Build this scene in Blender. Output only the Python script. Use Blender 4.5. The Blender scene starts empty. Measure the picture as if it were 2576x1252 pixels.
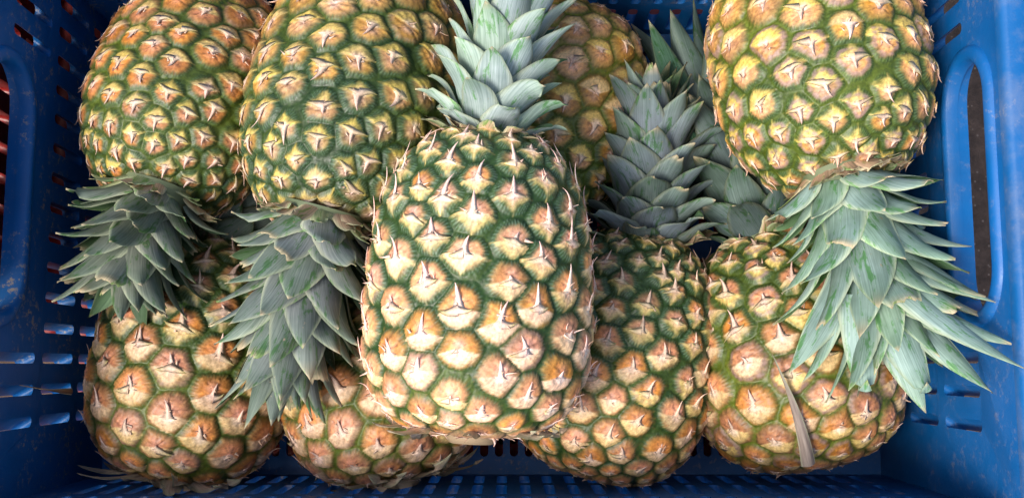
import bpy, math, random
import numpy as np
from mathutils import Vector, Matrix
from mathutils.geometry import tessellate_polygon

# ------------------------------------------------------------------ set-up
S = bpy.context.scene
C = S.collection
CM = 0.01
FPX, CAMH, PITCH = 2900.0, 80.0, math.radians(7.4)     # focal length in photo pixels (2576 wide), camera height in cm


def at(px, py, z):
    """photo position (2576 x 1252) at height z (cm) -> world point in cm"""
    a, b = (px - 1288.0) / FPX, (626.0 - py) / FPX
    d = np.array([a, math.sin(PITCH) + b * math.cos(PITCH), -math.cos(PITCH) + b * math.sin(PITCH)])
    return np.array([0, 0, CAMH]) + d * ((z - CAMH) / d[2])


def sm(a, b, x):
    t = np.clip((x - a) / (b - a), 0, 1)
    return t * t * (3 - 2 * t)


def lerp(a, b, t):
    return a + (b - a) * t


class Wob:
    """smooth random field made of plane waves"""
    def __init__(self, rng, freq, n=7):
        k = rng.normal(size=(n, 3))
        k /= np.linalg.norm(k, axis=1)[:, None]
        self.k = (k * freq * rng.uniform(.6, 1.6, size=(n, 1)))
        self.p = rng.uniform(0, 6.28, size=n)

    def __call__(self, P):
        return np.sin(P @ self.k.T + self.p).mean(axis=1) * 1.6


def link(name, me, parent=None, mat=None):
    o = bpy.data.objects.new(name, me)
    C.objects.link(o)
    if parent is not None:
        o.parent = parent
    if mat is not None:
        me.materials.append(mat)
    return o


def thing(name, label, cat, group=None, matrix=None):
    o = bpy.data.objects.new(name, None)
    C.objects.link(o)
    o.empty_display_size = .02
    o['label'] = label
    o['category'] = cat
    if group:
        o['group'] = group
    if matrix is not None:
        o.matrix_world = matrix
    return o


def mesh_np(name, V, F4, col=None, uv=None, F3=None, smooth=True):
    """V in cm; F4 quads; col per vertex; uv per vertex"""
    me = bpy.data.meshes.new(name)
    V = np.asarray(V, dtype=np.float32) * CM
    F4 = np.asarray(F4, dtype=np.int32).reshape(-1, 4)
    F3 = np.zeros((0, 3), np.int32) if F3 is None else np.asarray(F3, dtype=np.int32).reshape(-1, 3)
    me.vertices.add(len(V))
    me.vertices.foreach_set('co', V.ravel())
    loops = np.concatenate([F4.ravel(), F3.ravel()]).astype(np.int32)
    me.loops.add(len(loops))
    me.loops.foreach_set('vertex_index', loops)
    me.polygons.add(len(F4) + len(F3))
    st = np.concatenate([np.arange(len(F4)) * 4, len(F4) * 4 + np.arange(len(F3)) * 3]).astype(np.int32)
    me.polygons.foreach_set('loop_start', st)
    me.polygons.foreach_set('use_smooth', np.full(len(st), smooth))
    me.update(calc_edges=True)
    if col is not None:
        a = me.color_attributes.new('Col', 'FLOAT_COLOR', 'POINT')
        c = np.ones((len(V), 4), np.float32)
        c[:, :3] = np.clip(col, 0, 1)
        a.data.foreach_set('color', c.ravel())
    if uv is not None:
        u = me.uv_layers.new(name='UVMap')
        u.data.foreach_set('uv', np.asarray(uv, np.float32)[loops].ravel())
    me.validate()
    return me


# ------------------------------------------------------------------ materials
def new_mat(name):
    m = bpy.data.materials.new(name)
    m.use_nodes = True
    nt = m.node_tree
    nt.nodes.clear()
    out = nt.nodes.new('ShaderNodeOutputMaterial')
    b = nt.nodes.new('ShaderNodeBsdfPrincipled')
    nt.links.new(b.outputs[0], out.inputs[0])
    return m, nt, b


def node(nt, kind, **kw):
    n = nt.nodes.new(kind)
    for k, v in kw.items():
        if k.startswith('i_'):
            n.inputs[k[2:].replace('_', ' ')].default_value = v
        else:
            setattr(n, k, v)
    return n


def mixc(nt, fac, a, b, blend='MIX'):
    n = nt.nodes.new('ShaderNodeMix')
    n.data_type = 'RGBA'
    n.blend_type = blend
    for idx, v in ((0, fac), (6, a), (7, b)):
        if hasattr(v, 'links') or hasattr(v, 'is_output'):
            nt.links.new(v, n.inputs[idx])
        else:
            n.inputs[idx].default_value = v
    return n.outputs[2]


def ramp(nt, sock, p0, p1, c0=(0, 0, 0, 1), c1=(1, 1, 1, 1)):
    r = nt.nodes.new('ShaderNodeValToRGB')
    r.color_ramp.elements[0].position = p0
    r.color_ramp.elements[1].position = p1
    r.color_ramp.elements[0].color = c0
    r.color_ramp.elements[1].color = c1
    nt.links.new(sock, r.inputs[0])
    return r.outputs[0]


def mat_rind():
    m, nt, b = new_mat('pineapple_rind')
    at_ = node(nt, 'ShaderNodeAttribute', attribute_name='Col')
    tc = node(nt, 'ShaderNodeTexCoord')
    n1 = node(nt, 'ShaderNodeTexNoise', i_Scale=420.0, i_Detail=4.0, i_Roughness=.65)
    n2 = node(nt, 'ShaderNodeTexNoise', i_Scale=1400.0, i_Detail=2.0)
    n3 = node(nt, 'ShaderNodeTexNoise', i_Scale=160.0, i_Detail=5.0, i_Roughness=.7)
    for n in (n1, n2, n3):
        nt.links.new(tc.outputs['Object'], n.inputs['Vector'])
    v = ramp(nt, n1.outputs['Fac'], .3, .7, (.62, .60, .58, 1), (1.25, 1.22, 1.2, 1))
    c = mixc(nt, 1.0, at_.outputs['Color'], v, 'MULTIPLY')
    spk = ramp(nt, n3.outputs['Fac'], .66, .74)
    c = mixc(nt, spk, c, mixc(nt, .6, c, (.16, .09, .05, 1)))       # brown scuffs
    nt.links.new(c, b.inputs['Base Color'])
    nt.links.new(ramp(nt, n1.outputs['Fac'], .25, .75, (.36,) * 3 + (1,), (.62,) * 3 + (1,)), b.inputs['Roughness'])
    b.inputs['Specular IOR Level'].default_value = .5
    bp = node(nt, 'ShaderNodeBump', i_Strength=.35, i_Distance=.0007)
    nt.links.new(n1.outputs['Fac'], bp.inputs['Height'])
    nt.links.new(bp.outputs[0], b.inputs['Normal'])
    return m


def mat_leaf():
    m, nt, b = new_mat('crown_leaf')
    at_ = node(nt, 'ShaderNodeAttribute', attribute_name='Col')
    uv = node(nt, 'ShaderNodeTexCoord')
    mp = node(nt, 'ShaderNodeMapping')
    mp.inputs['Scale'].default_value = (5.0, .55, 1)
    nt.links.new(uv.outputs['UV'], mp.inputs['Vector'])
    mv = node(nt, 'ShaderNodeMapping')
    mv.inputs['Scale'].default_value = (34.0, .35, 1)
    nt.links.new(uv.outputs['UV'], mv.inputs['Vector'])
    rub = node(nt, 'ShaderNodeTexNoise', i_Scale=1.0, i_Detail=6.0, i_Roughness=.72, i_Distortion=.4)
    nt.links.new(mp.outputs[0], rub.inputs['Vector'])
    vein = node(nt, 'ShaderNodeTexNoise', i_Scale=1.0, i_Detail=3.0)
    nt.links.new(mv.outputs[0], vein.inputs['Vector'])
    sp = node(nt, 'ShaderNodeTexNoise', i_Scale=300.0, i_Detail=3.0)
    nt.links.new(uv.outputs['Object'], sp.inputs['Vector'])
    big = node(nt, 'ShaderNodeTexNoise', i_Scale=45.0, i_Detail=3.0)
    nt.links.new(uv.outputs['Object'], big.inputs['Vector'])
    v = ramp(nt, vein.outputs['Fac'], .3, .7, (.66, .70, .68, 1), (1.22, 1.2, 1.2, 1))
    c = mixc(nt, 1.0, at_.outputs['Color'], v, 'MULTIPLY')
    v2 = ramp(nt, big.outputs['Fac'], .3, .7, (.68, .74, .70, 1), (1.28, 1.24, 1.26, 1))
    c = mixc(nt, 1.0, c, v2, 'MULTIPLY')
    msk = ramp(nt, rub.outputs['Fac'], .54, .60)
    grn = mixc(nt, 1.0, c, (.42, .72, .34, 1), 'MULTIPLY')
    c = mixc(nt, msk, c, grn)
    sc = ramp(nt, sp.outputs['Fac'], .70, .76)
    c = mixc(nt, sc, c, (.30, .25, .17, 1))
    nt.links.new(c, b.inputs['Base Color'])
    nt.links.new(ramp(nt, rub.outputs['Fac'], .5, .65, (.62,) * 3 + (1,), (.38,) * 3 + (1,)), b.inputs['Roughness'])
    b.inputs['Specular IOR Level'].default_value = .45
    bp = node(nt, 'ShaderNodeBump', i_Strength=.4, i_Distance=.0006)
    nt.links.new(vein.outputs['Fac'], bp.inputs['Height'])
    nt.links.new(bp.outputs[0], b.inputs['Normal'])
    return m


def mat_dry():
    m, nt, b = new_mat('dry_leaf')
    at_ = node(nt, 'ShaderNodeAttribute', attribute_name='Col')
    uv = node(nt, 'ShaderNodeTexCoord')
    mv = node(nt, 'ShaderNodeMapping')
    mv.inputs['Scale'].default_value = (18.0, .5, 1)
    nt.links.new(uv.outputs['UV'], mv.inputs['Vector'])
    vein = node(nt, 'ShaderNodeTexNoise', i_Scale=1.0, i_Detail=4.0)
    nt.links.new(mv.outputs[0], vein.inputs['Vector'])
    v = ramp(nt, vein.outputs['Fac'], .3, .7, (.6, .57, .55, 1), (1.2, 1.2, 1.2, 1))
    nt.links.new(mixc(nt, 1.0, at_.outputs['Color'], v, 'MULTIPLY'), b.inputs['Base Color'])
    b.inputs['Roughness'].default_value = .7
    bp = node(nt, 'ShaderNodeBump', i_Strength=.5, i_Distance=.0006)
    nt.links.new(vein.outputs['Fac'], bp.inputs['Height'])
    nt.links.new(bp.outputs[0], b.inputs['Normal'])
    return m


def mat_plastic(name, base, dirt_amt=1.0, film=.07):
    m, nt, b = new_mat(name)
    tc = node(nt, 'ShaderNodeTexCoord')
    n1 = node(nt, 'ShaderNodeTexNoise', i_Scale=26.0, i_Detail=8.0, i_Roughness=.72)
    n2 = node(nt, 'ShaderNodeTexNoise', i_Scale=230.0, i_Detail=6.0, i_Roughness=.75)
    n3 = node(nt, 'ShaderNodeTexNoise', i_Scale=9.0, i_Detail=4.0, i_Roughness=.6)
    n4 = node(nt, 'ShaderNodeTexNoise', i_Scale=900.0, i_Detail=2.0)
    for n in (n1, n2, n3, n4):
        nt.links.new(tc.outputs['Object'], n.inputs['Vector'])
    dark = tuple(x * .72 for x in base) + (1,)
    c = mixc(nt, ramp(nt, n3.outputs['Fac'], .35, .65), base + (1,), dark)
    # clods of dried mud: patches of small specks
    p = ramp(nt, n1.outputs['Fac'], .47, .62)
    q = ramp(nt, n2.outputs['Fac'], .535, .61)
    mul = node(nt, 'ShaderNodeMath', operation='MULTIPLY')
    nt.links.new(p, mul.inputs[0])
    nt.links.new(q, mul.inputs[1])
    mul2 = node(nt, 'ShaderNodeMath', operation='MULTIPLY')
    nt.links.new(mul.outputs[0], mul2.inputs[0])
    mul2.inputs[1].default_value = .95 * dirt_amt
    sx = node(nt, 'ShaderNodeSeparateXYZ')
    nt.links.new(tc.outputs['Object'], sx.inputs[0])
    mr = node(nt, 'ShaderNodeMapRange')
    for i_, v_ in ((1, -.12), (2, .18), (3, 1.3 * dirt_amt), (4, .30 * dirt_amt)):
        mr.inputs[i_].default_value = v_
    nt.links.new(sx.outputs[0], mr.inputs[0])
    nt.links.new(mr.outputs[0], mul2.inputs[1])
    dc = mixc(nt, n3.outputs['Fac'], (.36, .35, .34, 1), (.26, .19, .13, 1))
    c = mixc(nt, mul2.outputs[0], c, dc)
    # thin dust film
    f = node(nt, 'ShaderNodeMath', operation='MULTIPLY')
    nt.links.new(ramp(nt, n1.outputs['Fac'], .42, .8), f.inputs[0])
    f.inputs[1].default_value = film * dirt_amt
    c = mixc(nt, f.outputs[0], c, (.26, .26, .28, 1))
    nt.links.new(c, b.inputs['Base Color'])
    nt.links.new(ramp(nt, n1.outputs['Fac'], .35, .7, (.33,) * 3 + (1,), (.62,) * 3 + (1,)), b.inputs['Roughness'])
    b.inputs['Specular IOR Level'].default_value = .45
    bp = node(nt, 'ShaderNodeBump', i_Strength=.12, i_Distance=.0006)
    nt.links.new(n4.outputs['Fac'], bp.inputs['Height'])
    nt.links.new(bp.outputs[0], b.inputs['Normal'])
    return m


def mat_ground():
    m, nt, b = new_mat('bare_earth')
    tc = node(nt, 'ShaderNodeTexCoord')
    n1 = node(nt, 'ShaderNodeTexNoise', i_Scale=60.0, i_Detail=8.0, i_Roughness=.75)
    n2 = node(nt, 'ShaderNodeTexVoronoi', i_Scale=160.0)
    for n in (n1, n2):
        nt.links.new(tc.outputs['Object'], n.inputs['Vector'])
    c = ramp(nt, n1.outputs['Fac'], .3, .7, (.045, .030, .022, 1), (.16, .105, .075, 1))
    c = mixc(nt, ramp(nt, n2.outputs['Distance'], .12, .2, (1, 1, 1, 1), (0, 0, 0, 1)), c, (.24, .18, .14, 1))
    nt.links.new(c, b.inputs['Base Color'])
    b.inputs['Roughness'].default_value = .9
    bp = node(nt, 'ShaderNodeBump', i_Strength=.8, i_Distance=.004)
    nt.links.new(n1.outputs['Fac'], bp.inputs['Height'])
    nt.links.new(bp.outputs[0], b.inputs['Normal'])
    return m


RIND, LEAF, DRY = mat_rind(), mat_leaf(), mat_dry()
BLUE = mat_plastic('blue_plastic', (.002, .12, .385))
BLUE_RIM = mat_plastic('scuffed_blue_plastic', (.004, .11, .34), 1.0, .42)
RED = mat_plastic('red_plastic', (.24, .012, .010), .7)
EARTH = mat_ground()


# ------------------------------------------------------------------ pineapple fruit
class Profile:
    def __init__(self, L, R, nb=2.9, ntp=2.5, taper=.12):
        ph = np.linspace(0, math.pi, 1200)
        c, s = np.cos(ph), np.sin(ph)
        n = np.where(c > 0, nb, ntp)
        z = L / 2 - np.sign(c) * np.abs(c) ** (2 / n) * L / 2
        r = R * np.abs(s) ** (2 / n)
        r = r * (1 - taper * (z / L - .38)) * (1 + .02 * np.sin(z / L * 5))
        ds = np.hypot(np.diff(z), np.diff(r))
        al = np.concatenate([[0], np.cumsum(ds)])
        self.al, self.z, self.r, self.L, self.len = al, z, r, L, al[-1]
        area = np.concatenate([[0], np.cumsum(ds * (r[1:] + r[:-1]) / 2 * 2 * math.pi)])
        self.area = area

    def pos(self, a):
        return np.interp(a, self.al, self.z), np.interp(a, self.al, self.r)

    def nrm(self, a):
        h = self.len * .004
        z1, r1 = self.pos(np.clip(a + h, 0, self.len))
        z0, r0 = self.pos(np.clip(a - h, 0, self.len))
        dz, dr = z1 - z0, r1 - r0
        l = np.hypot(dz, dr) + 1e-9
        return -dr / l, dz / l           # (nz, nr); the meridian tangent is (dz, dr)/l


def fruit_mesh(prof, seed, ncol=17, ripe=.3, tone=(1, 1, 1), M=330, K=450, spike=1.0, bractcol=0.5, cork_amt=.15, warm=(1, 1, 1)):
    rng = np.random.default_rng(seed)
    L = prof.L
    # eyes: spiral lattice of ncol slightly leaning columns, neighbours offset by half a step
    aa = np.linspace(0, prof.len, 3000)
    zz, rr = prof.pos(aa)
    reff = np.maximum(rr, .70 * prof.r.max())
    dens = ncol ** 2 * rr / (1.155 * 2 * math.pi * reff ** 2)
    cum = np.concatenate([[0], np.cumsum((dens[1:] + dens[:-1]) / 2 * np.diff(aa))])
    n_eyes = int(cum[-1])
    i = np.arange(n_eyes)
    ea = np.interp((i + .5) * cum[-1] / n_eyes, cum, aa)
    eth = (i * 4 * math.pi / ncol * (1 + .0022) + rng.uniform(0, 6.28)) * (1 if seed % 2 else -1) + rng.normal(0, .036, n_eyes)
    ea = np.clip(ea + rng.normal(0, .15, n_eyes), .02, prof.len - .02)
    ez, er = prof.pos(ea)
    enz, enr = prof.nrm(ea)
    ct, st = np.cos(eth), np.sin(eth)
    EC = np.stack([er * ct, er * st, ez], 1)
    EN = np.stack([enr * ct, enr * st, enz], 1)
    EV = np.stack([-enz * ct, -enz * st, enr], 1)                   # toward the crown
    EU = np.cross(EV, EN)
    REK = np.maximum(er, .70 * prof.r.max()) * math.pi / ncol * 1.09
    ernd = rng.random((n_eyes, 6))
    # skin grid
    a = np.linspace(0.002, prof.len - .002, M)
    th = np.linspace(0, 2 * math.pi, K, endpoint=False)
    z, r = prof.pos(a)
    nz, nr = prof.nrm(a)
    A, TH = np.meshgrid(a, th, indexing='ij')
    P = np.stack([(r[:, None] * np.cos(th)), (r[:, None] * np.sin(th)), np.repeat(z[:, None], K, 1)], -1).reshape(-1, 3)
    N = np.stack([(nr[:, None] * np.cos(th)), (nr[:, None] * np.sin(th)), np.repeat(nz[:, None], K, 1)], -1).reshape(-1, 3)
    w1, w2, w3 = Wob(rng, 2.2), Wob(rng, 2.2), Wob(rng, 2.2)
    PW = P + .13 * np.stack([w1(P), w2(P), w3(P)], 1)               # uneven cell borders
    CC = np.linalg.norm(EC[:, None] - EC[None], axis=2)
    near = np.empty(len(P), np.int64)
    edge = np.empty(len(P))
    for s0 in range(0, len(P), 20000):
        q = PW[s0:s0 + 20000]
        D = ((q[:, None, :] - EC[None]) ** 2).sum(2)
        k = D.argmin(1)
        dm = D[np.arange(len(q)), k]
        B = (D - dm[:, None]) / (2 * CC[k] + 1e-6)
        B[np.arange(len(q)), k] = 9
        near[s0:s0 + 20000] = k
        edge[s0:s0 + 20000] = B.min(1)
    re0 = REK[near]
    e0 = edge / re0
    d = PW - EC[near]
    u = (d * EU[near]).sum(1) / re0
    v = (d * EV[near]).sum(1) / re0
    R = ernd[near]
    t = P[:, 2] / L
    ang = np.arctan2(v, u)
    rad = np.hypot(u, v)
    e = np.maximum(np.minimum(e0, 1.17 - rad), .25 * e0)
    hf, hf2, lf = Wob(rng, 16, 9), Wob(rng, 30, 9), Wob(rng, .8)
    H1, H2, LF = hf(P), hf2(P), lf(P)
    rag = np.sin(ang * 23 + R[:, 0] * 40 + 1.5 * H1) * .6 + .5 * np.sin(ang * 41 + R[:, 1] * 40) + .5 * H1
    # --- masks
    tilt = (ernd[:, 5] - .5) * .5
    ledge = .06 + .6 * tilt[near] * u - .26 * np.abs(u) ** 1.3 + .03 * np.sin(u * 5 + R[:, 2] * 6) + (R[:, 3] - .5) * .12
    below = np.clip(ledge - v, 0, 3)
    young = sm(.20, .80, t + .25 * (R[:, 0] - .5) - .25 * (ripe - .3))
    pw_ = lerp(1.25, .70, young)
    star = (np.abs(u) / lerp(.95, 1.25, young)) ** pw_ + (below / lerp(1.0, 1.22, young)) ** pw_
    bract = sm(0, .08, ledge - v) * sm(1.16, .80, star + .05 * rag + .08 * H1)
    gw = lerp(.17, .41, sm(.25, .95, t)) - .08 * ripe + .10 * (R[:, 4] - .5)
    inner = sm(gw - .15, gw + .19, e + .035 * rag + .04 * H1)
    inner = inner * lerp(1, sm(-.40, .02, v - ledge), young)
    # --- relief
    # --- relief
    dome = 1 - (1 - np.clip(e / .55, 0, 1)) ** 2.2
    h = .24 * dome
    rim = sm(.02, .12, e) * (1 - sm(.34, .56, e))
    teeth = np.sin(ang * 36 + R[:, 0] * 9 + .6 * H1)
    h += .026 * teeth * rim * sm(-.5, .1, v - ledge)
    h += lerp(.03, .10, sm(.25, .8, t + .3 * (R[:, 0] - .5))) * bract * np.exp(-np.clip(ledge - v, 0, 2) / .42)
    rs = np.hypot(u, v - .22)
    h += .07 * np.exp(-(rs / .38) ** 2) * (1 - bract) - .05 * np.exp(-(np.hypot(u, v - .10) / .13) ** 2)
    crease = np.abs(np.sin(1.5 * (np.arctan2(v - .12, u) + math.pi / 2 + (R[:, 5] - .5) * .7)))
    cr = np.exp(-(crease / .13) ** 2) * sm(.02, .2, rs) * (1 - sm(.35, .6, rs)) * (1 - bract)
    h -= .055 * cr
    h += .026 * H1 + .020 * H2 + .05 * LF - .03 * np.clip(np.sin(np.arctan2(v - .04, u) * 9 + R[:, 4] * 30 + 1.8 * H1) - .3, 0, 1) * sm(.04, .2, rad) * (1 - sm(.5, .8, rad))
    P2 = P + N * (h * re0)[:, None]
    # --- colours of the skin, plus painted shade along the bract ledge
    def c3(x): return np.array(x, dtype=float)
    rp = np.clip(ripe + .25 * LF + .5 * (.45 - t) * (.5 + ripe) + .35 * (R[:, 2] - .5), 0, 1)[:, None]
    green = lerp(c3((.030, .070, .016)), c3((.075, .115, .012)), rp)
    green = green * (1 + .40 * (teeth * rim)[:, None] + .25 * H1[:, None])
    groove = lerp(c3((.014, .042, .006)), c3((.10, .14, .010)), rp)
    wax = c3((.13, .20, .15))
    g = lerp(groove, green, sm(.02, .16, e)[:, None])
    g = lerp(g, wax, (np.clip(teeth, 0, 1) * rim * (1 - rp[:, 0]) * .5)[:, None])
    orange_amt = np.clip(sm(1.05, .50, t + .35 * (R[:, 1] - .5)) + ripe * .8, 0, 1)[:, None]
    org = lerp(c3((.56, .25, .030)), c3((.58, .30, .18)), R[:, 3:4])
    org = lerp(org, c3((.60, .37, .06)), np.clip(bractcol * .7 + .3 * H1[:, None], 0, 1) * .6)
    olive = c3((.085, .125, .045))
    sc = lerp(olive, org, orange_amt * lerp(.55, 1, sm(.25, .62, e)[:, None]))
    sc = lerp(sc, c3((.70, .45, .35)), (np.exp(-(rs / .30) ** 2) * (.35 + .5 * R[:, 0]))[:, None])
    brown = c3((.17, .075, .03))
    sc = lerp(sc, brown, (np.clip(cr * .75, 0, 1))[:, None])
    pit = np.exp(-(np.hypot(u * 1.2, (v - .12) * 1.6) / (.10 + .10 * R[:, 4])) ** 2) * (R[:, 1] > .35)
    sc = lerp(sc, c3((.11, .05, .03)), (pit * .7)[:, None])
    sc = sc * c3(warm) * (1 + .16 * H1 + .12 * H2 + .5 * (R[:, 4] - .5))[:, None]
    yel = lerp(c3((.70, .52, .12)), c3((.68, .47, .30)), np.clip(.5 + (.5 - bractcol) + .8 * (R[:, 5:6] - .5), 0, 1))
    bc = lerp(yel, lerp(c3((.88, .72, .55)), c3((.88, .65, .56)), R[:, 5:6]), sm(.55, .05, np.hypot(u, v - .02))[:, None])
    fib = np.sin(u * 26 / (1.25 + v) + R[:, 2] * 20 + H1)
    bc = lerp(bc, lerp(c3((.58, .46, .10)), c3((.22, .28, .06)), R[:, 1:2]), (.75 * sm(.55, 1.05, star))[:, None] * lerp(.25, 1, young)[:, None])
    bc = bc * (1 + .09 * fib + .10 * H2 + .22 * (R[:, 2] - .5))[:, None]
    bc = lerp(bc, brown * 1.4, (np.clip(fib - .82, 0, 1) * 3.0 * (R[:, 0] > .4))[:, None])
    shade_line = np.exp(-((v - ledge - .035) / .035) ** 2) * sm(1.0, .6, np.abs(u)) * inner  # bract's shadow painted on the sepals as a thin dark line
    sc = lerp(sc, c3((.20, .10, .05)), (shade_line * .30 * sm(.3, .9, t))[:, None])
    angc = np.arctan2(v - .04, u)
    wr = np.sin(angc * 9 + R[:, 4] * 30 + 1.8 * H1) + .6 * np.sin(angc * 17 + R[:, 3] * 30 + 1.5 * H2)
    wr = np.clip(wr - .75, 0, 1) * sm(.04, .15, rad) * (1 - sm(.5, .75, rad))
    sc = lerp(sc, brown, (wr * .45)[:, None])
    bc = lerp(bc, brown * 2.2, (wr * .25)[:, None])
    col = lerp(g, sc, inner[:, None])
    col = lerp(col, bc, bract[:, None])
    # dried, corky grey-purple eyes here and there
    cork = (R[:, 0] * R[:, 2] > .60 - .35 * cork_amt) * sm(.22, .0, np.abs(e - gw - .08)) * np.clip(.6 + .9 * H1, 0, 1) * (.25 + cork_amt)
    col = lerp(col, c3((.30, .20, .19)), np.clip(cork, 0, .75)[:, None])
    scar = (sm(.035, .0, t) + sm(.975, 1.0, t))[:, None]
    col = lerp(col, c3((.26, .17, .09)), scar)
    col = col * c3(tone)
    idx = np.arange(M * K).reshape(M, K)
    q = np.stack([idx[:-1], np.roll(idx, -1, 1)[:-1], np.roll(idx, -1, 1)[1:], idx[1:]], -1).reshape(-1, 4)
    VV, FF, CO = [P2], [q], [col]
    base = len(P2)
    # --- dry spikes standing on the bracts
    nseg = 8
    for k in range(n_eyes):
        re0 = REK[k]
        tt = ez[k] / L
        x = ernd[k]
        if (tt < .5 and x[1] < .12) or rng.random() < .04:
            continue
        ln = re0 * lerp(.8, 1.2, tt) * rng.uniform(.75, 1.25) * spike
        if rng.random() < .2:
            ln *= .5
        wd = re0 * rng.uniform(.20, .34)
        lift = rng.uniform(.0, .55)
        side = rng.normal(0, .45)
        curl = rng.normal(.1, .6)
        hb = .24 + lerp(.02, .12, tt)
        O = EC[k] + EV[k] * (-.16 * re0) + EN[k] * (hb * re0 * .93)
        p = O.copy()
        ring = []
        for j in range(nseg + 1):
            s = j / nseg
            al = lerp(.10, lift, s) + curl * s * s
            di = EV[k] * math.cos(al) + EN[k] * math.sin(al) + EU[k] * (side * s)
            di /= np.linalg.norm(di)
            nn = np.cross(EU[k], di); nn /= np.linalg.norm(nn)
            if nn @ EN[k] < 0:
                nn = -nn
            w = wd * (1 - s) ** .95 * (1 if j else 1.5) + .015
            if j:
                w *= lerp(1, .80, min(1, s * 3))
            th_ = .045 * re0 * (1 - s) ** .7 + .008
            ring.append((p + EU[k] * w, p + nn * th_, p - EU[k] * w, p - nn * th_ * .8))
            p = p + di * ln / nseg
        V = np.array(ring).reshape(-1, 3)
        f = []
        for j in range(nseg):
            for m_ in range(4):
                f.append((base + j * 4 + m_, base + j * 4 + (m_ + 1) % 4, base + (j + 1) * 4 + (m_ + 1) % 4, base + (j + 1) * 4 + m_))
        sfr = np.repeat(np.linspace(0, 1, nseg + 1), 4)[:, None]
        c0 = lerp(c3((.78, .62, .42)), c3((.76, .55, .44)), x[5])
        cc = lerp(c0, c3((.72, .50, .42)) * rng.uniform(.85, 1.1), sfr ** .8)
        cc = lerp(cc, c3((.36, .22, .13)), np.clip(sfr - .85, 0, 1) * 4 * (x[2] > .4))
        VV.append(V); FF.append(np.array(f)); CO.append(cc * c3(tone))
        base += len(V)
    # pointed side wings of every bract and papery shreds
    def ribbon(pts, nrm, wid, acr, thk, cols):
        nonlocal base
        m_ = len(pts)
        ring = np.stack([pts + acr * wid[:, None], pts + nrm * thk[:, None], pts - acr * wid[:, None], pts - nrm * thk[:, None]], 1).reshape(-1, 3)
        f = [(base + j * 4 + a, base + j * 4 + (a + 1) % 4, base + (j + 1) * 4 + (a + 1) % 4, base + (j + 1) * 4 + a) for j in range(m_ - 1) for a in range(4)]
        VV.append(ring); FF.append(np.array(f)); CO.append(np.repeat(cols, 4, 0) * c3(tone)); base += len(ring)
    for k in range(n_eyes):
        re0 = REK[k]
        tt = ez[k] / L
        x = ernd[k]
        if er[k] < 1.0:
            continue
        sx = np.linspace(0, 1, 7)
        for sd in (-1, 1):
            if rng.random() > lerp(.15, .80, sm(.2, .8, np.array(tt)).item()):
                continue
            ln = rng.uniform(.45, 1.0) * lerp(.85, 1.1, tt)
            xs = sx * ln
            up = rng.normal(.02, .10)
            vv = -.12 + (x[3] - .5) * .14 + tilt[k] * sd * xs - rng.uniform(.22, .50) * xs ** 1.2 + (up + .16) * sx ** 3
            hh_ = .33 * (1 - np.clip((np.hypot(xs, vv)) / 1.12, 0, 1) ** 2.6) + .03 + rng.uniform(0, .14) * sx ** 2
            pts = EC[k] + (EU[k] * sd) * (xs * re0)[:, None] + EV[k] * (vv * re0)[:, None] + EN[k] * (hh_ * re0 - er[k] * (1 - np.cos(xs * re0 / max(er[k], 1.5))) * .6)[:, None]
            wid = re0 * rng.uniform(.17, .30) * (1 - sx) ** .8 + .008
            c0 = lerp(c3((.84, .66, .44)), c3((.80, .58, .48)), x[5])
            c1 = lerp(c3((.62, .52, .16)), c3((.16, .22, .06)), rng.random() * lerp(.4, 1, tt))
            ribbon(pts, EN[k], wid, EV[k], re0 * .03 * (1 - sx) + .005, lerp(c0, c1, (sx ** 1.2)[:, None]) * rng.uniform(.65, 1.0))
        for _ in range(rng.integers(1, 4)):
            a_ = rng.uniform(-2.6, 2.6)
            di = EV[k] * math.cos(a_) + EU[k] * math.sin(a_)
            ln = re0 * rng.uniform(.22, .55) * spike
            bend = rng.uniform(.1, 1.0)
            o_ = EC[k] + (EU[k] * rng.normal(0, .22) + EV[k] * rng.normal(-.02, .16)) * re0 + EN[k] * re0 * .28
            s5 = np.linspace(0, 1, 5)
            pts = o_ + di * (ln * s5 * (1 - .3 * bend * s5))[:, None] + EN[k] * (ln * .6 * bend * s5 ** 1.5)[:, None]
            ac_ = np.cross(EN[k], di)
            cc = lerp(c3((.74, .54, .40)), c3((.40, .23, .14)), rng.random() * s5[:, None])
            ribbon(pts, EN[k], re0 * rng.uniform(.05, .11) * (1 - s5) + .006, ac_, np.full(5, .02), cc)
    return mesh_np('rind', np.concatenate(VV), np.concatenate(FF), np.concatenate(CO))


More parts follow.
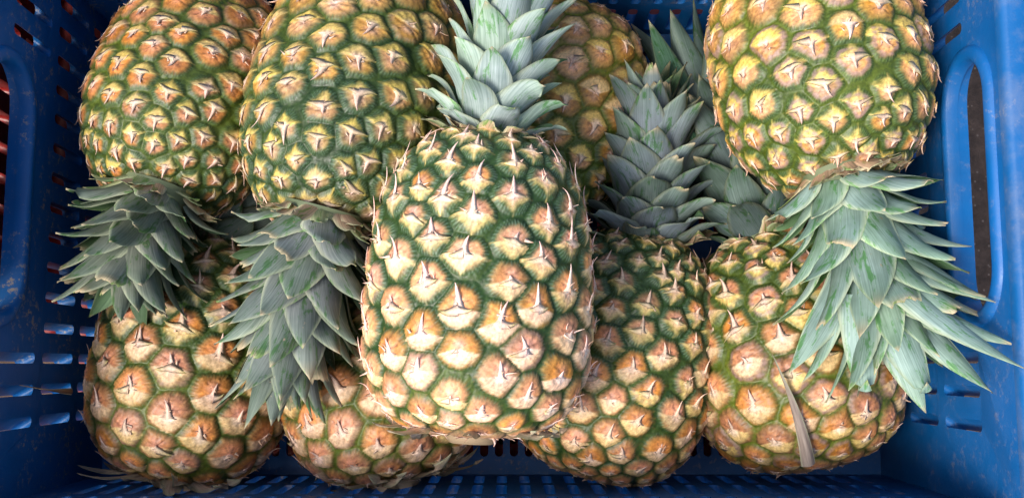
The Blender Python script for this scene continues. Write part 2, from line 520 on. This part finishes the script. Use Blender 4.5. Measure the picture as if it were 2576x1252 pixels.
# ------------------------------------------------------------------ leaves
class Leaves:
    def __init__(self, rng):
        self.V, self.F, self.Cc, self.UV, self.n, self.rng = [], [], [], [], 0, rng

    def leaf(self, p, d, rad, Lf, W, a0, a1, pw=1.3, kap=.45, side=0.0, cut=1.0, outer=(.27, .37, .36), inner=(.09, .17, .08),
             tip=(.46, .37, .23), th=.12, ns=14, nu=9, droop=0.0, twist=0.0, wprof='leaf', down=None, tipfrac=.07, fold=0.0):
        rng = self.rng
        d = np.array(d, float); rad = np.array(rad, float)
        tan = np.cross(d, rad)
        us = np.linspace(-1, 1, nu)
        p = np.array(p, float)
        rows_o, rows_i, co_o, co_i, uv = [], [], [], [], []
        step = Lf * cut / ns
        off = rng.uniform(0, 40, 2)
        val = rng.uniform(.86, 1.12)
        outer, inner, tip = np.array(outer) * val, np.array(inner) * val, np.array(tip)
        lum = float(np.clip(outer.mean() / .25, .3, 1.3))
        rag = rng.uniform(-1, 1, nu) * (.035 if cut < .98 else 0)
        wav = rng.uniform(0, 6.28)
        for j in range(ns + 1):
            s = cut * j / ns
            al = a0 + (a1 - a0) * s ** pw
            di = d * math.cos(al) + rad * math.sin(al) + tan * side * s
            if down is not None:
                di = di + np.array(down) * droop * s * s
            if fold and s > fold:
                di = d * math.cos(al + 2.2) + rad * math.sin(al + 2.2) + tan * side * s
            di /= np.linalg.norm(di)
            no = rad - di * (rad @ di)
            if np.linalg.norm(no) < 1e-3:
                no = -d
            if math.sin(al) > .97:
                no = -d - di * ((-d) @ di)
            no /= np.linalg.norm(no)
            ac = np.cross(di, no)
            tw = twist * s
            ac, no = ac * math.cos(tw) + no * math.sin(tw), no * math.cos(tw) - ac * math.sin(tw)
            if wprof == 'leaf':
                w = W * (1 + .10 * math.sin(min(s / .3, 1) * math.pi)) * (1 - max(0, (s - .20) / .80) ** 1.8) + .01
            else:
                w = W * (1 - s) ** .8 + .02
            kk = kap * (1 - .35 * s)
            wv = .05 * math.sin(s * 9 + wav) * W
            for m_, u in enumerate(us):
                q = p + ac * u * w - no * kk * w * (u * u) + no * wv * u
                if j == ns:
                    q = q + di * rag[m_] * Lf
                tk = th * (1 - u * u) ** .6 * (1 - .6 * s)
                rows_o.append(q + no * tk * .5)
                rows_i.append(q - no * tk * .5)
                k_e = max(0, (abs(u) - .80) / .2)
                k_t = min(1, max(0, (s - (cut - tipfrac)) / max(tipfrac, 1e-3)))
                k_t = k_t ** (.7 if cut < .98 else 1.4)
                c = lerp(outer, np.array((.30, .33, .20)) * lum, .7 * k_e)
                c = lerp(c, np.array((.14, .24, .12)) * lum, .45 * max(0, (s - .55) / .45))
                ci = lerp(inner * lum, np.array((.26, .31, .17)) * lum, .4 * k_e)
                co_o.append(lerp(c, tip, k_t)); co_i.append(lerp(ci, tip, k_t))
                uv.append((u * w * .5 / 1.2 + off[0], s * Lf + off[1]))
            p = p + di * step
        n = (ns + 1) * nu
        idx = np.arange(n).reshape(ns + 1, nu) + self.n
        f1 = np.stack([idx[:-1, :-1], idx[:-1, 1:], idx[1:, 1:], idx[1:, :-1]], -1).reshape(-1, 4)
        f2 = f1[:, ::-1] + n
        ed = []
        for j in range(ns):
            ed.append((idx[j, 0], idx[j + 1, 0], idx[j + 1, 0] + n, idx[j, 0] + n))
            ed.append((idx[j + 1, -1], idx[j, -1], idx[j, -1] + n, idx[j + 1, -1] + n))
        for m_ in range(nu - 1):
            ed.append((idx[ns, m_], idx[ns, m_ + 1], idx[ns, m_ + 1] + n, idx[ns, m_] + n))
        self.V += [np.array(rows_o), np.array(rows_i)]
        self.Cc += [np.array(co_o), np.array(co_i)]
        self.UV += [np.array(uv), np.array(uv)]
        self.F += [f1, f2, np.array(ed)]
        self.n += 2 * n

    def mesh(self, name):
        return mesh_np(name, np.concatenate(self.V), np.concatenate(self.F), np.concatenate(self.Cc), np.concatenate(self.UV))


def perp(d):
    d = np.array(d, float)
    x = np.array([1, 0, 0]) if abs(d[0]) < .8 else np.array([0, 1, 0])
    e1 = np.cross(d, x); e1 /= np.linalg.norm(e1)
    return e1, np.cross(d, e1)


def crown_mesh(seed, base, d, n=62, r0=3.0, Hc=8.5, Lmin=3.2, Lmax=10.0, W=1.55, a_base=(.75, 1.5), a_top=(.10, .35), cutp=.15,
               col=(.27, .37, .36), down=(0, 0, -1), droop=.25, tight=1.0, qpow=1.0, apow=.75, extra=(), ecol=1.0):
    rng = np.random.default_rng(seed + 500)
    lv = Leaves(rng)
    d = np.array(d, float) / np.linalg.norm(d)
    e1, e2 = perp(d)
    spin = rng.uniform(0, 6.28)
    # dry collar where the crown meets the fruit
    for k in range(22):
        az = spin + k * 2.39996 + rng.normal(0, .2)
        rad = e1 * math.cos(az) + e2 * math.sin(az)
        dry = np.array((.46, .30, .19)) * rng.uniform(.7, 1.2)
        if rng.random() < .3:
            dry = np.array((.25, .28, .14))
        lv.leaf(base - d * rng.uniform(.2, .5) + rad * r0 * .80, d, rad, rng.uniform(1.4, 2.6), rng.uniform(.45, .8), rng.uniform(.7, 1.1), rng.uniform(1.3, 1.9),
                kap=.3, outer=dry, inner=dry * .8, th=.06, ns=8, nu=5, side=rng.normal(0, .2))
    # tapered heart the leaves sit on
    for k in range(n):
        q = (k + .5) / n
        az = spin + k * 2.39996 + rng.normal(0, .10)
        rad = e1 * math.cos(az) + e2 * math.sin(az)
        h = Hc * q ** 1.05
        rs = r0 * (1 - .80 * q ** .9)
        Lf = lerp(Lmin, Lmax, sm(0.0, .75, np.array(q ** qpow)).item()) * rng.uniform(.86, 1.14)
        if q > .85:
            Lf *= lerp(1, .72, (q - .85) / .15)
        Wk = W * lerp(.82, 1.08, min(1, q * 2.2)) * (1 if q < .7 else lerp(1, .62, (q - .7) / .3)) * rng.uniform(.9, 1.08)
        a0 = lerp(a_base[0], a_top[0], q ** apow) * tight + rng.normal(0, .05)
        a1 = lerp(a_base[1], a_top[1], q ** (apow + .05)) * tight + rng.normal(0, .13)
        cut = rng.uniform(.72, .93) if rng.random() < cutp else 1.0
        lv.leaf(base + d * h + rad * rs * .86, d, rad, Lf, Wk, a0, a1, pw=rng.uniform(1.1, 1.7), kap=lerp(.42, .55, q), side=rng.normal(0, .12), cut=cut,
                outer=lerp(np.array(col), np.array((.15, .25, .12)) * np.mean(col) / .22, rng.random() ** 2 * .35) * rng.uniform(.86, 1.10), down=down, droop=droop * rng.uniform(.3, 1.2), twist=rng.normal(0, .18),
                tipfrac=(.05 if rng.random() < .65 else rng.uniform(.10, .22)) if cut == 1.0 else rng.uniform(.05, .12))
    for (b0, t0, out, w, fo) in extra:
        dd = t0 - b0
        ll = np.linalg.norm(dd) * 1.06; dd = dd / ll
        oo = out - dd * (out @ dd); oo /= np.linalg.norm(oo)
        lv.leaf(b0, dd, oo, ll, w, -.16, .16, pw=1.0, kap=.4, outer=np.array(col) * ecol, fold=fo)
    m = 14
    hh = np.linspace(-.5, Hc, m)
    V, F = [], []
    for j, x in enumerate(hh):
        r = max(.05, r0 * .86 * (1 - .80 * max(0, x / Hc) ** .9))
        for a in range(16):
            V.append(base + d * x + (e1 * math.cos(a * math.pi / 8) + e2 * math.sin(a * math.pi / 8)) * r)
    for j in range(m - 1):
        for a in range(16):
            F.append((j * 16 + a, j * 16 + (a + 1) % 16, (j + 1) * 16 + (a + 1) % 16, (j + 1) * 16 + a))
    lv.F.append(np.array(F) + lv.n)
    lv.V.append(np.array(V)); lv.Cc.append(np.tile((.14, .17, .09), (len(V), 1))); lv.UV.append(np.zeros((len(V), 2)))
    lv.n += len(V)
    return lv.mesh('crown')


def skirt_mesh(seed, R, z0, n=18, Lr=(2.5, 5.0), rad_frac=.5, long_n=0):
    """dried leaf remains round the cut stalk at the base (local axes: -Z is away from the fruit)"""
    rng = np.random.default_rng(seed + 900)
    lv = Leaves(rng)
    for k in range(n):
        az = k * 2 * math.pi / n + rng.normal(0, .15)
        rad = np.array([math.cos(az), math.sin(az), 0])
        dry = lerp(np.array((.50, .38, .27)), np.array((.30, .22, .15)), rng.random())
        ln = rng.uniform(*Lr)
        lv.leaf(rad * R * rad_frac + np.array([0, 0, z0]), (0, 0, -1), rad, ln, rng.uniform(.35, .75), rng.uniform(1.1, 1.4), rng.uniform(1.7, 2.5), kap=.5,
                side=rng.normal(0, .4), outer=dry, inner=dry * .8, tip=dry * .8, th=.07, ns=12, nu=5, twist=rng.normal(0, .8), wprof='dry')
    # cut stalk
    V, F = [], []
    prof = [(0, -.9), (1.2, -.9), (1.45, -.6), (1.5, .2), (1.9, 1.0)]
    for r, z in prof:
        for a in range(20):
            V.append((r * math.cos(a * math.pi / 10) * rng.uniform(.95, 1.05), r * math.sin(a * math.pi / 10), z0 + z))
    for j in range(len(prof) - 1):
        for a in range(20):
            F.append((j * 20 + a, j * 20 + (a + 1) % 20, (j + 1) * 20 + (a + 1) % 20, (j + 1) * 20 + a))
    lv.F.append(np.array(F) + lv.n); lv.V.append(np.array(V, float))
    lv.Cc.append(np.tile((.34, .25, .15), (len(V), 1))); lv.UV.append(np.zeros((len(V), 2))); lv.n += len(V)
    return lv.mesh('stalk_remains')


GROUP = 'pineapples piled in the blue crate'


def pineapple(seed, label, B, T, R, crown_to, fruit={}, prof={}, crown={}, skirt=None, extra=()):
    B, T, K = at(*B), at(*T), at(*crown_to)
    ax = T - B
    L = float(np.linalg.norm(ax))
    ax /= L
    q = Vector((0, 0, 1)).rotation_difference(Vector(ax))
    rot = q.to_matrix()
    M = Matrix.Translation(Vector(B) * CM) @ rot.to_4x4()
    root = thing('pineapple', label, 'pineapple', GROUP, M)
    pr = Profile(L, R, **prof)
    link('fruit', fruit_mesh(pr, seed, **fruit), root, RIND)
    ri = np.array(rot.inverted())
    cd = ri @ ((K - T) / np.linalg.norm(K - T))
    dn = ri @ np.array([0, 0, -1.0])
    ex = [(ri @ (at(*b0) - B), ri @ (at(*t0) - B), ri @ np.array(o_, float), w, fo[0] if fo else 0.0) for b0, t0, o_, w, *fo in extra]
    link('crown', crown_mesh(seed, np.array([0, 0, L - .35]), cd, down=dn, extra=ex, **crown), root, LEAF)
    if skirt is not None:
        link('stalk_remains', skirt_mesh(seed, R, .35, **skirt), root, DRY)
    return root, M, L


P = {}
P['back_left'] = pineapple(
    11, 'golden-orange pineapple by the left wall, its clipped crown hanging toward the near side', (560, 25, 6.3), (386, 500, 13.3), 5.75, (300, 745, 13.9),
    fruit=dict(ncol=21, ripe=.62, bractcol=.6, spike=.9, warm=(1.05, .80, .72)), prof=dict(taper=-.04),
    crown=dict(n=60, r0=2.6, Hc=3.8, Lmin=2.8, Lmax=5.2, W=1.2, cutp=.30, col=(.185, .205, .175), a_base=(.95, 1.55), a_top=(.25, .75)))
P['back_mid'] = pineapple(
    12, 'yellow and green pineapple lying between the leftmost and the central one', (972, -20, 7.2), (806, 558, 15.6), 6.2, (706, 930, 15.0),
    fruit=dict(ncol=19, ripe=.30, bractcol=.85), prof=dict(taper=.0),
    crown=dict(n=84, r0=2.8, Hc=6.4, Lmin=2.8, Lmax=6.4, W=1.36, cutp=.16, col=(.195, .22, .225), a_base=(.9, 1.5)))
P['centre'] = pineapple(
    13, 'large green pineapple on top in the middle, crown pointing to the far wall', (1188, 1088, 16.6), (1225, 335, 17.2), 5.95, (1290, -40, 18.5),
    fruit=dict(ncol=19, ripe=.02, bractcol=.05, spike=1.2, warm=(1.0, .92, .95), tone=(1.42, 1.36, 1.46)), prof=dict(taper=.09, nb=3.4, ntp=2.8),
    crown=dict(n=84, r0=2.5, Hc=10.5, Lmin=2.6, Lmax=6.2, W=1.22, cutp=.08, col=(.34, .42, .42), apow=.38, tight=.80, a_base=(1.2, 2.6), a_top=(.05, .20)), skirt=dict(n=12, Lr=(.9, 1.9), rad_frac=.66))
P['behind'] = pineapple(
    14, 'yellowish pineapple partly hidden behind the silvery crown of the central one', (1455, 25, 6.3), (1345, 545, 6.0), 5.2, (1310, 760, 4.5),
    fruit=dict(ncol=17, ripe=.9, bractcol=.6, spike=.8, tone=(1.2, 1.15, 1.1)), prof=dict(taper=.05),
    crown=dict(n=34, r0=1.6, Hc=4.0, Lmin=1.8, Lmax=4.5, W=.9, tight=.5))
P['front_mid_right'] = pineapple(
    15, 'dark green pineapple with a stubby blue-grey crown, just right of the central pineapple', (1478, 1195, 6.2), (1635, 590, 6.8), 6.0, (1640, 250, 9.0),
    fruit=dict(ncol=21, ripe=.05, bractcol=.25, warm=(1.05, .86, .9), tone=(1.15, 1.15, 1.1)), prof=dict(taper=.10),
    crown=dict(n=84, r0=3.0, Hc=6.8, Lmin=2.8, Lmax=5.6, W=1.42, cutp=.10, col=(.175, .215, .25), a_base=(.9, 1.6), a_top=(.12, .4)))
P['front_right'] = pineapple(
    16, 'ripe orange-brown pineapple at the near right, under the big spreading crown', (2055, 1168, 6.4), (1915, 590, 6.5), 6.35, (1760, 250, 5.2),
    fruit=dict(ncol=19, ripe=.66, bractcol=.35, cork_amt=.6, warm=(.98, .80, .75), spike=.9), prof=dict(taper=.10),
    crown=dict(n=56, r0=2.6, Hc=7.2, Lmin=3.0, Lmax=10.0, W=1.5, cutp=.08, col=(.085, .125, .125), ecol=(.7, 1.2, .8)),
    extra=[((1785, 420, 4.5), (1640, 72, 9.5), (-.2, -.3, 1), 1.25), ((1840, 470, 4.5), (1690, 300, 8.5), (-.5, -.2, 1), 1.0), ((1880, 500, 5.5), (1730, 320, 9.0), (-.3, .3, 1), .8)])
P['front_left'] = pineapple(
    17, 'orange-eyed pineapple in the near left corner, its crown buried under two others', (440, 1205, 6.2), (545, 600, 6.0), 6.0, (655, 480, 5.6),
    fruit=dict(ncol=17, ripe=.42, bractcol=.15, warm=(1.05, .85, .85)), prof=dict(taper=.08),
    crown=dict(n=44, r0=2.4, Hc=5.5, Lmin=2.6, Lmax=5.0, W=1.4, tight=.7, col=(.20, .24, .23)), skirt=dict(n=14, Lr=(2.0, 4.2), rad_frac=.45))
P['back_right'] = pineapple(
    18, 'big yellow pineapple by the right wall, its long spreading crown toward the near side', (2015, -75, 10.3), (2112, 455, 15.2), 6.2, (2245, 800, 15.6),
    fruit=dict(ncol=19, ripe=.70, bractcol=.8, cork_amt=.9, spike=.75, warm=(1.05, 1.0, 1.0), tone=(1.16, 1.14, 1.12)), prof=dict(taper=.02),
    crown=dict(n=64, r0=2.5, Hc=5.2, Lmin=3.6, Lmax=8.8, W=1.36, cutp=.32, col=(.25, .36, .33), a_base=(.95, 1.5), a_top=(.18, .75), droop=.10, qpow=1.25),
    extra=[((2195, 640, 17.0), (2566, 910, 21.2), (.6, .3, 1), 1.25), ((2215, 690, 17.0), (2528, 852, 20.0), (.5, .5, 1), 1.2), ((2190, 580, 17.0), (2490, 748, 18.5), (.5, .5, 1), 1.1),
           ((2160, 640, 16.5), (1990, 925, 16.0), (-.6, .2, 1), 1.15), ((2215, 740, 17.0), (2325, 1024, 16.0), (.1, -.3, 1), 1.25), ((2225, 700, 16.5), (2485, 970, 18.5), (.5, -.1, 1), 1.1), ((2235, 760, 17.6), (2345, 1010, 17.8), (.1, -.2, 1), 1.2, .80), ((2170, 740, 17.2), (2180, 1010, 17.4), (-.1, -.2, 1), 1.15, .84)])
P['front_mid_left'] = pineapple(
    19, 'brown-orange pineapple at the near wall, half covered by the central one', (1000, 1205, 6.1), (905, 650, 6.0), 6.1, (890, 430, 4.2),
    fruit=dict(ncol=17, ripe=.55, bractcol=.2, warm=(1.0, .82, .8)), prof=dict(taper=.08),
    crown=dict(n=34, r0=1.8, Hc=4.0, Lmin=1.8, Lmax=4.5, W=.9, tight=.5), skirt=dict(n=14, Lr=(2.0, 4.4), rad_frac=.40))


# ------------------------------------------------------------------ crate
CX, CY, HX, HY, HT, DRAFT, TH = -1.4, 10.4, 26.6, 15.5, 20.0, 1.1, 1.1


def stadium(x0, y0, x1, y1, n=6):
    """rounded slot as a list of 2D points"""
    w, h = x1 - x0, y1 - y0
    r = min(w, h) / 2 * .96
    pts = []
    for cx, cy, a0 in ((x1 - r, y1 - r, 0), (x0 + r, y1 - r, 90), (x0 + r, y0 + r, 180), (x1 - r, y0 + r, 270)):
        for k in range(n):
            a = math.radians(a0 + 90 * k / (n - 1))
            pts.append((cx + r * math.cos(a), cy + r * math.sin(a)))
    return pts


def panel(name, outer, holes, fmap, parent, mat, bevel=.0006):
    loops = [[Vector((a, b, 0)) for a, b in l] for l in [outer] + holes]
    flat = [p for l in loops for p in l]
    tris = tessellate_polygon(loops)
    n = len(flat)
    V = [fmap(p.x, p.y, 0) for p in flat] + [fmap(p.x, p.y, 1) for p in flat]
    F3 = []
    for t in tris:
        a, b, c = [flat[i] for i in t]
        ccw = (b.x - a.x) * (c.y - a.y) - (b.y - a.y) * (c.x - a.x) > 0
        t = tuple(t) if ccw else tuple(reversed(t))
        F3.append(t)
        F3.append((t[2] + n, t[1] + n, t[0] + n))
    F4 = []
    s = 0
    for li, l in enumerate(loops):
        m = len(l)
        for k in range(m):
            i, j = s + k, s + (k + 1) % m
            F4.append((i, i + n, j + n, j))
        s += m
    me = mesh_np(name, V, F4, F3=F3, smooth=False)
    import bmesh
    bm = bmesh.new(); bm.from_mesh(me)
    bmesh.ops.recalc_face_normals(bm, faces=bm.faces)
    bmesh.ops.dissolve_limit(bm, angle_limit=.02, verts=bm.verts, edges=bm.edges)
    bm.to_mesh(me); bm.free()
    o = link(name, me, parent, mat)
    if bevel:
        b = o.modifiers.new('soft_edges', 'BEVEL')
        b.width = bevel; b.segments = 2; b.limit_method = 'ANGLE'; b.angle_limit = math.radians(50)
        b.use_clamp_overlap = True
        for p in me.polygons:
            p.use_smooth = True
        try:
            me.set_sharp_from_angle(angle=math.radians(60))
        except Exception:
            pass
    return o


def rrect(hx, hy, r, n=7):
    pts = []
    for sx, sy, a0 in ((1, 1, 0), (-1, 1, 90), (-1, -1, 180), (1, -1, 270)):
        for k in range(n):
            a = math.radians(a0 + 90 * k / (n - 1))
            pts.append((sx * (hx - r) + r * math.cos(a), sy * (hy - r) + r * math.sin(a)))
    return pts


ROWS = ((.9, 4.6), (5.5, 9.7), (10.7, 15.4))


def build_crate(root, mat):
    def half(axis, b, o):
        return (HX if axis == 'x' else HY) + DRAFT * b / HT + TH * o
    # long walls (near, far): along x
    for sgn, nm in ((1, 'far'), (-1, 'near')):
        hl = HX
        holes = []
        nx = 34
        for z0, z1 in ROWS:
            for k in range(nx):
                a = -hl + 2.4 + (2 * hl - 4.8) * k / (nx - 1)
                holes.append(stadium(a - .33, z0, a + .33, z1))
        f = lambda a, b, o, s=sgn: (a / HX * half('x', b, o), s * half('y', b, o), b)
        panel('wall', [(-hl, 0), (hl, 0), (hl, HT), (-hl, HT)], holes, f, root, mat)
    for sgn in (1, -1):
        hl = HY
        holes = []
        hc, hh = 1.5, 6.8                   # hand grip: centre along the wall, half length
        ny = 15
        for z0, z1 in ROWS:
            for k in range(ny):
                a = -hl + 4.2 + (2 * hl - 5.7) * k / (ny - 1)
                if z0 > 10 and abs(a - hc) < hh + 1.0:
                    continue
                holes.append(stadium(a - .31, z0, a + .31, z1))
        holes.append(stadium(hc - hh, 13.2, hc + hh, 18.0, 9))
        f = lambda a, b, o, s=sgn: (s * half('x', b, o), a / HY * half('y', b, o), b)
        w = panel('wall', [(-hl, 0), (hl, 0), (hl, HT), (-hl, HT)], holes, f, root, mat)
        # raised rounded lip round the hand grip
        ringpts = stadium(hc - hh - .02, 13.18, hc + hh + .02, 18.02, 12)
        cx_, cy_ = hc, 13.8
        prof = [(0.0, .5), (0.0, -.12), (.10, -.27), (.30, -.33), (.62, -.28), (.80, -.16), (.86, .05)]
        V, F = [], []
        m = len(ringpts)
        for k, (a, b) in enumerate(ringpts):
            a0, b0 = ringpts[k - 1]; a1, b1 = ringpts[(k + 1) % m]
            ta, tb = a1 - a0, b1 - b0
            l = math.hypot(ta, tb) or 1
            na, nb = tb / l, -ta / l
            for go, dep in prof:
                aa, bb = a + na * go - na * .05, b + nb * go - nb * .05
                x, y, z = f(aa, bb, 0)
                V.append((x + sgn * dep, y, z))
        pn = len(prof)
        for k in range(m):
            for j in range(pn - 1):
                F.append((k * pn + j, k * pn + j + 1, ((k + 1) % m) * pn + j + 1, ((k + 1) % m) * pn + j))
        me = mesh_np('grip_lip', V, F)
        link('grip_lip', me, w, mat)
    # slotted bottom
    holes = []
    nx = 50
    for (y0, y1) in ((-HY + 1.2, -HY + 4.4), (-HY + 5.4, -HY + 9.6), (-HY + 10.6, -HY + 14.9), (HY - 14.9, HY - 10.6), (HY - 9.6, HY - 5.4), (HY - 4.4, HY - 1.2)):
        for k in range(nx):
            a = -HX + 1.6 + (2 * HX - 3.2) * k / (nx - 1)
            holes.append(stadium(a - .28, y0, a + .28, y1))
    f = lambda a, b, o: (a, b, -.02 - .5 * o)
    hx, hy = HX + .6, HY + .6
    panel('bottom', [(-hx, -hy), (hx, -hy), (hx, hy), (-hx, hy)], holes, f, root, mat, bevel=.0004)
    # rolled rim
    prof = [(-.05, -.6), (-.06, -.05), (.06, .22), (.3, .34), (1.5, .34), (1.75, .22), (1.86, -.05), (1.86, -1.6), (1.6, -1.6), (1.6, -.1), (1.2, -.05)]
    V, F = [], []
    loops = [rrect(HX + DRAFT + g, HY + DRAFT + g, max(.3, 1.0 + g)) for g, _ in prof]
    m = len(loops[0])
    for (g, zz), l in zip(prof, loops):
        for (a, b) in l:
            V.append((a, b, HT + zz))
    for j in range(len(prof) - 1):
        for k in range(m):
            F.append((j * m + k, j * m + (k + 1) % m, (j + 1) * m + (k + 1) % m, (j + 1) * m + k))
    me = mesh_np('rim', V, F)
    try:
        me.set_sharp_from_angle(angle=math.radians(50))
    except Exception:
        pass
    link('rim', me, root, BLUE_RIM)


crate = thing('plastic_crate', 'blue slotted plastic crate holding all the pineapples, specked with dried mud', 'crate',
              matrix=Matrix.Translation((CX * CM, CY * CM, 0)))
build_crate(crate, BLUE)


def children(o):
    return [c for c in bpy.data.objects if c.parent == o]


def copy_tree(o, parent=None, mat=None):
    c = o.copy()
    C.objects.link(c)
    c.parent = parent
    if c.type == 'MESH' and mat is not None:
        c.material_slots[0].link = 'OBJECT'
        c.material_slots[0].material = mat
    for ch in children(o):
        if ch is not c:
            copy_tree(ch, c, mat)
    return c


def red_crate(x, y, z, label):
    c = copy_tree(crate, None, RED)
    c.location = (x * CM, y * CM, z * CM)
    c['label'] = label
    c['category'] = 'crate'
    c['group'] = 'red crates stacked around the blue crate'
    return c


STEP = HT + .9
LX, BY = CX - 2 * (HX + 3.1), CY + 2 * (HY + 3.2)
red_crate(CX, CY, -STEP, 'red plastic crate under the blue one, showing through its bottom slots')
red_crate(LX, CY + 11.6, -STEP, 'lowest red plastic crate of the stack left of the blue one')
red_crate(LX, CY + 12.0, 0, 'top red plastic crate left of the blue one, showing through its left wall slots')
red_crate(CX - 20, BY, -STEP, 'lower red plastic crate of the pair behind the blue one')
red_crate(CX - 20.5, BY + .3, 0, 'red plastic crate behind the blue one, showing through its far wall slots')

# ------------------------------------------------------------------ loose bits
rng = np.random.default_rng(77)
lv = Leaves(rng)
p0, p1 = at(2038, 1172, 12.6), at(1955, 890, 13.2)
d = p1 - p0
ln = float(np.linalg.norm(d)); d /= ln
lv.leaf((0, 0, 0), d, (0, 0, 1), ln * 1.03, .40, .20, -.16, kap=.75, outer=(.29, .235, .20), inner=(.25, .19, .155), tip=(.18, .12, .085), th=.07, ns=26, nu=9, wprof='dry', side=-.10, twist=1.5, pw=1.0)
o = link('dry_leaf', lv.mesh('dry_leaf'), None, DRY)
o.location = Vector(p0) * CM
o['label'] = 'narrow dry tan leaf blade lying over the near right pineapple'
o['category'] = 'leaf'

lv = Leaves(rng)
p0, p1 = at(176, 984, 6.9) + np.array([.14, 0, 0]), at(44, 984, 13.2) + np.array([.14, 0, 0])
d = p1 - p0
ln = float(np.linalg.norm(d)); d /= ln
lv.leaf((0, 0, 0), d, (1, 0, .1), ln, .20, .10, -.12, kap=.2, outer=(.50, .27, .14), inner=(.42, .23, .12), tip=(.5, .3, .16), th=.10, ns=30, nu=5, wprof='dry', side=.12, twist=2.6, pw=1.0)
o = link('plant_scrap', lv.mesh('plant_scrap'), None, DRY)
o.location = Vector(p0) * CM
o['label'] = 'tan thread of dried plant fibre stuck to the left crate wall'
o['category'] = 'plant scrap'

# ground
me = mesh_np('ground', [(-3000, -3000, 0), (3000, -3000, 0), (3000, 3000, 0), (-3000, 3000, 0)], [(0, 1, 2, 3)], smooth=False)
g = link('ground', me, None, EARTH)
g.location = (0, 0, (-STEP - .6) * CM)
g['kind'] = 'structure'
g['label'] = 'bare brown earth under the crates'

# ------------------------------------------------------------------ light
W = bpy.data.worlds.new('World')
S.world = W
W.use_nodes = True
nt = W.node_tree
bg = nt.nodes['Background']
sky = nt.nodes.new('ShaderNodeTexSky')
sky.sky_type = 'NISHITA'
sky.sun_disc = False
EL, AZ = math.radians(56), math.radians(240)      # azimuth clockwise from +Y (far): the light comes from the left and a little from the near side
sky.sun_elevation = EL
sky.sun_rotation = AZ
sky.dust_density = 4.0
nt.links.new(sky.outputs[0], bg.inputs[0])
bg.inputs[1].default_value = .085
sd = Vector((math.sin(AZ) * math.cos(EL), math.cos(AZ) * math.cos(EL), math.sin(EL)))
sl = bpy.data.lights.new('sun', 'SUN')
sl.energy = 1.5
sl.angle = math.radians(20)
sl.color = (1, .95, .88)
so = bpy.data.objects.new('sun', sl)
C.objects.link(so)
so.rotation_euler = (-sd).to_track_quat('-Z', 'Y').to_euler()

# ------------------------------------------------------------------ camera
cam = bpy.data.cameras.new('camera')
cam.sensor_width = 36
cam.lens = 36 * FPX / 2576
cam.clip_start, cam.clip_end = .01, 200
co = bpy.data.objects.new('camera', cam)
C.objects.link(co)
co.location = (0, 0, CAMH * CM)
co.rotation_euler = (PITCH, 0, 0)
S.camera = co
vs = S.view_settings
vs.view_transform = 'Standard'
vs.look = 'None'
vs.exposure = 1.30
vs.gamma = 1
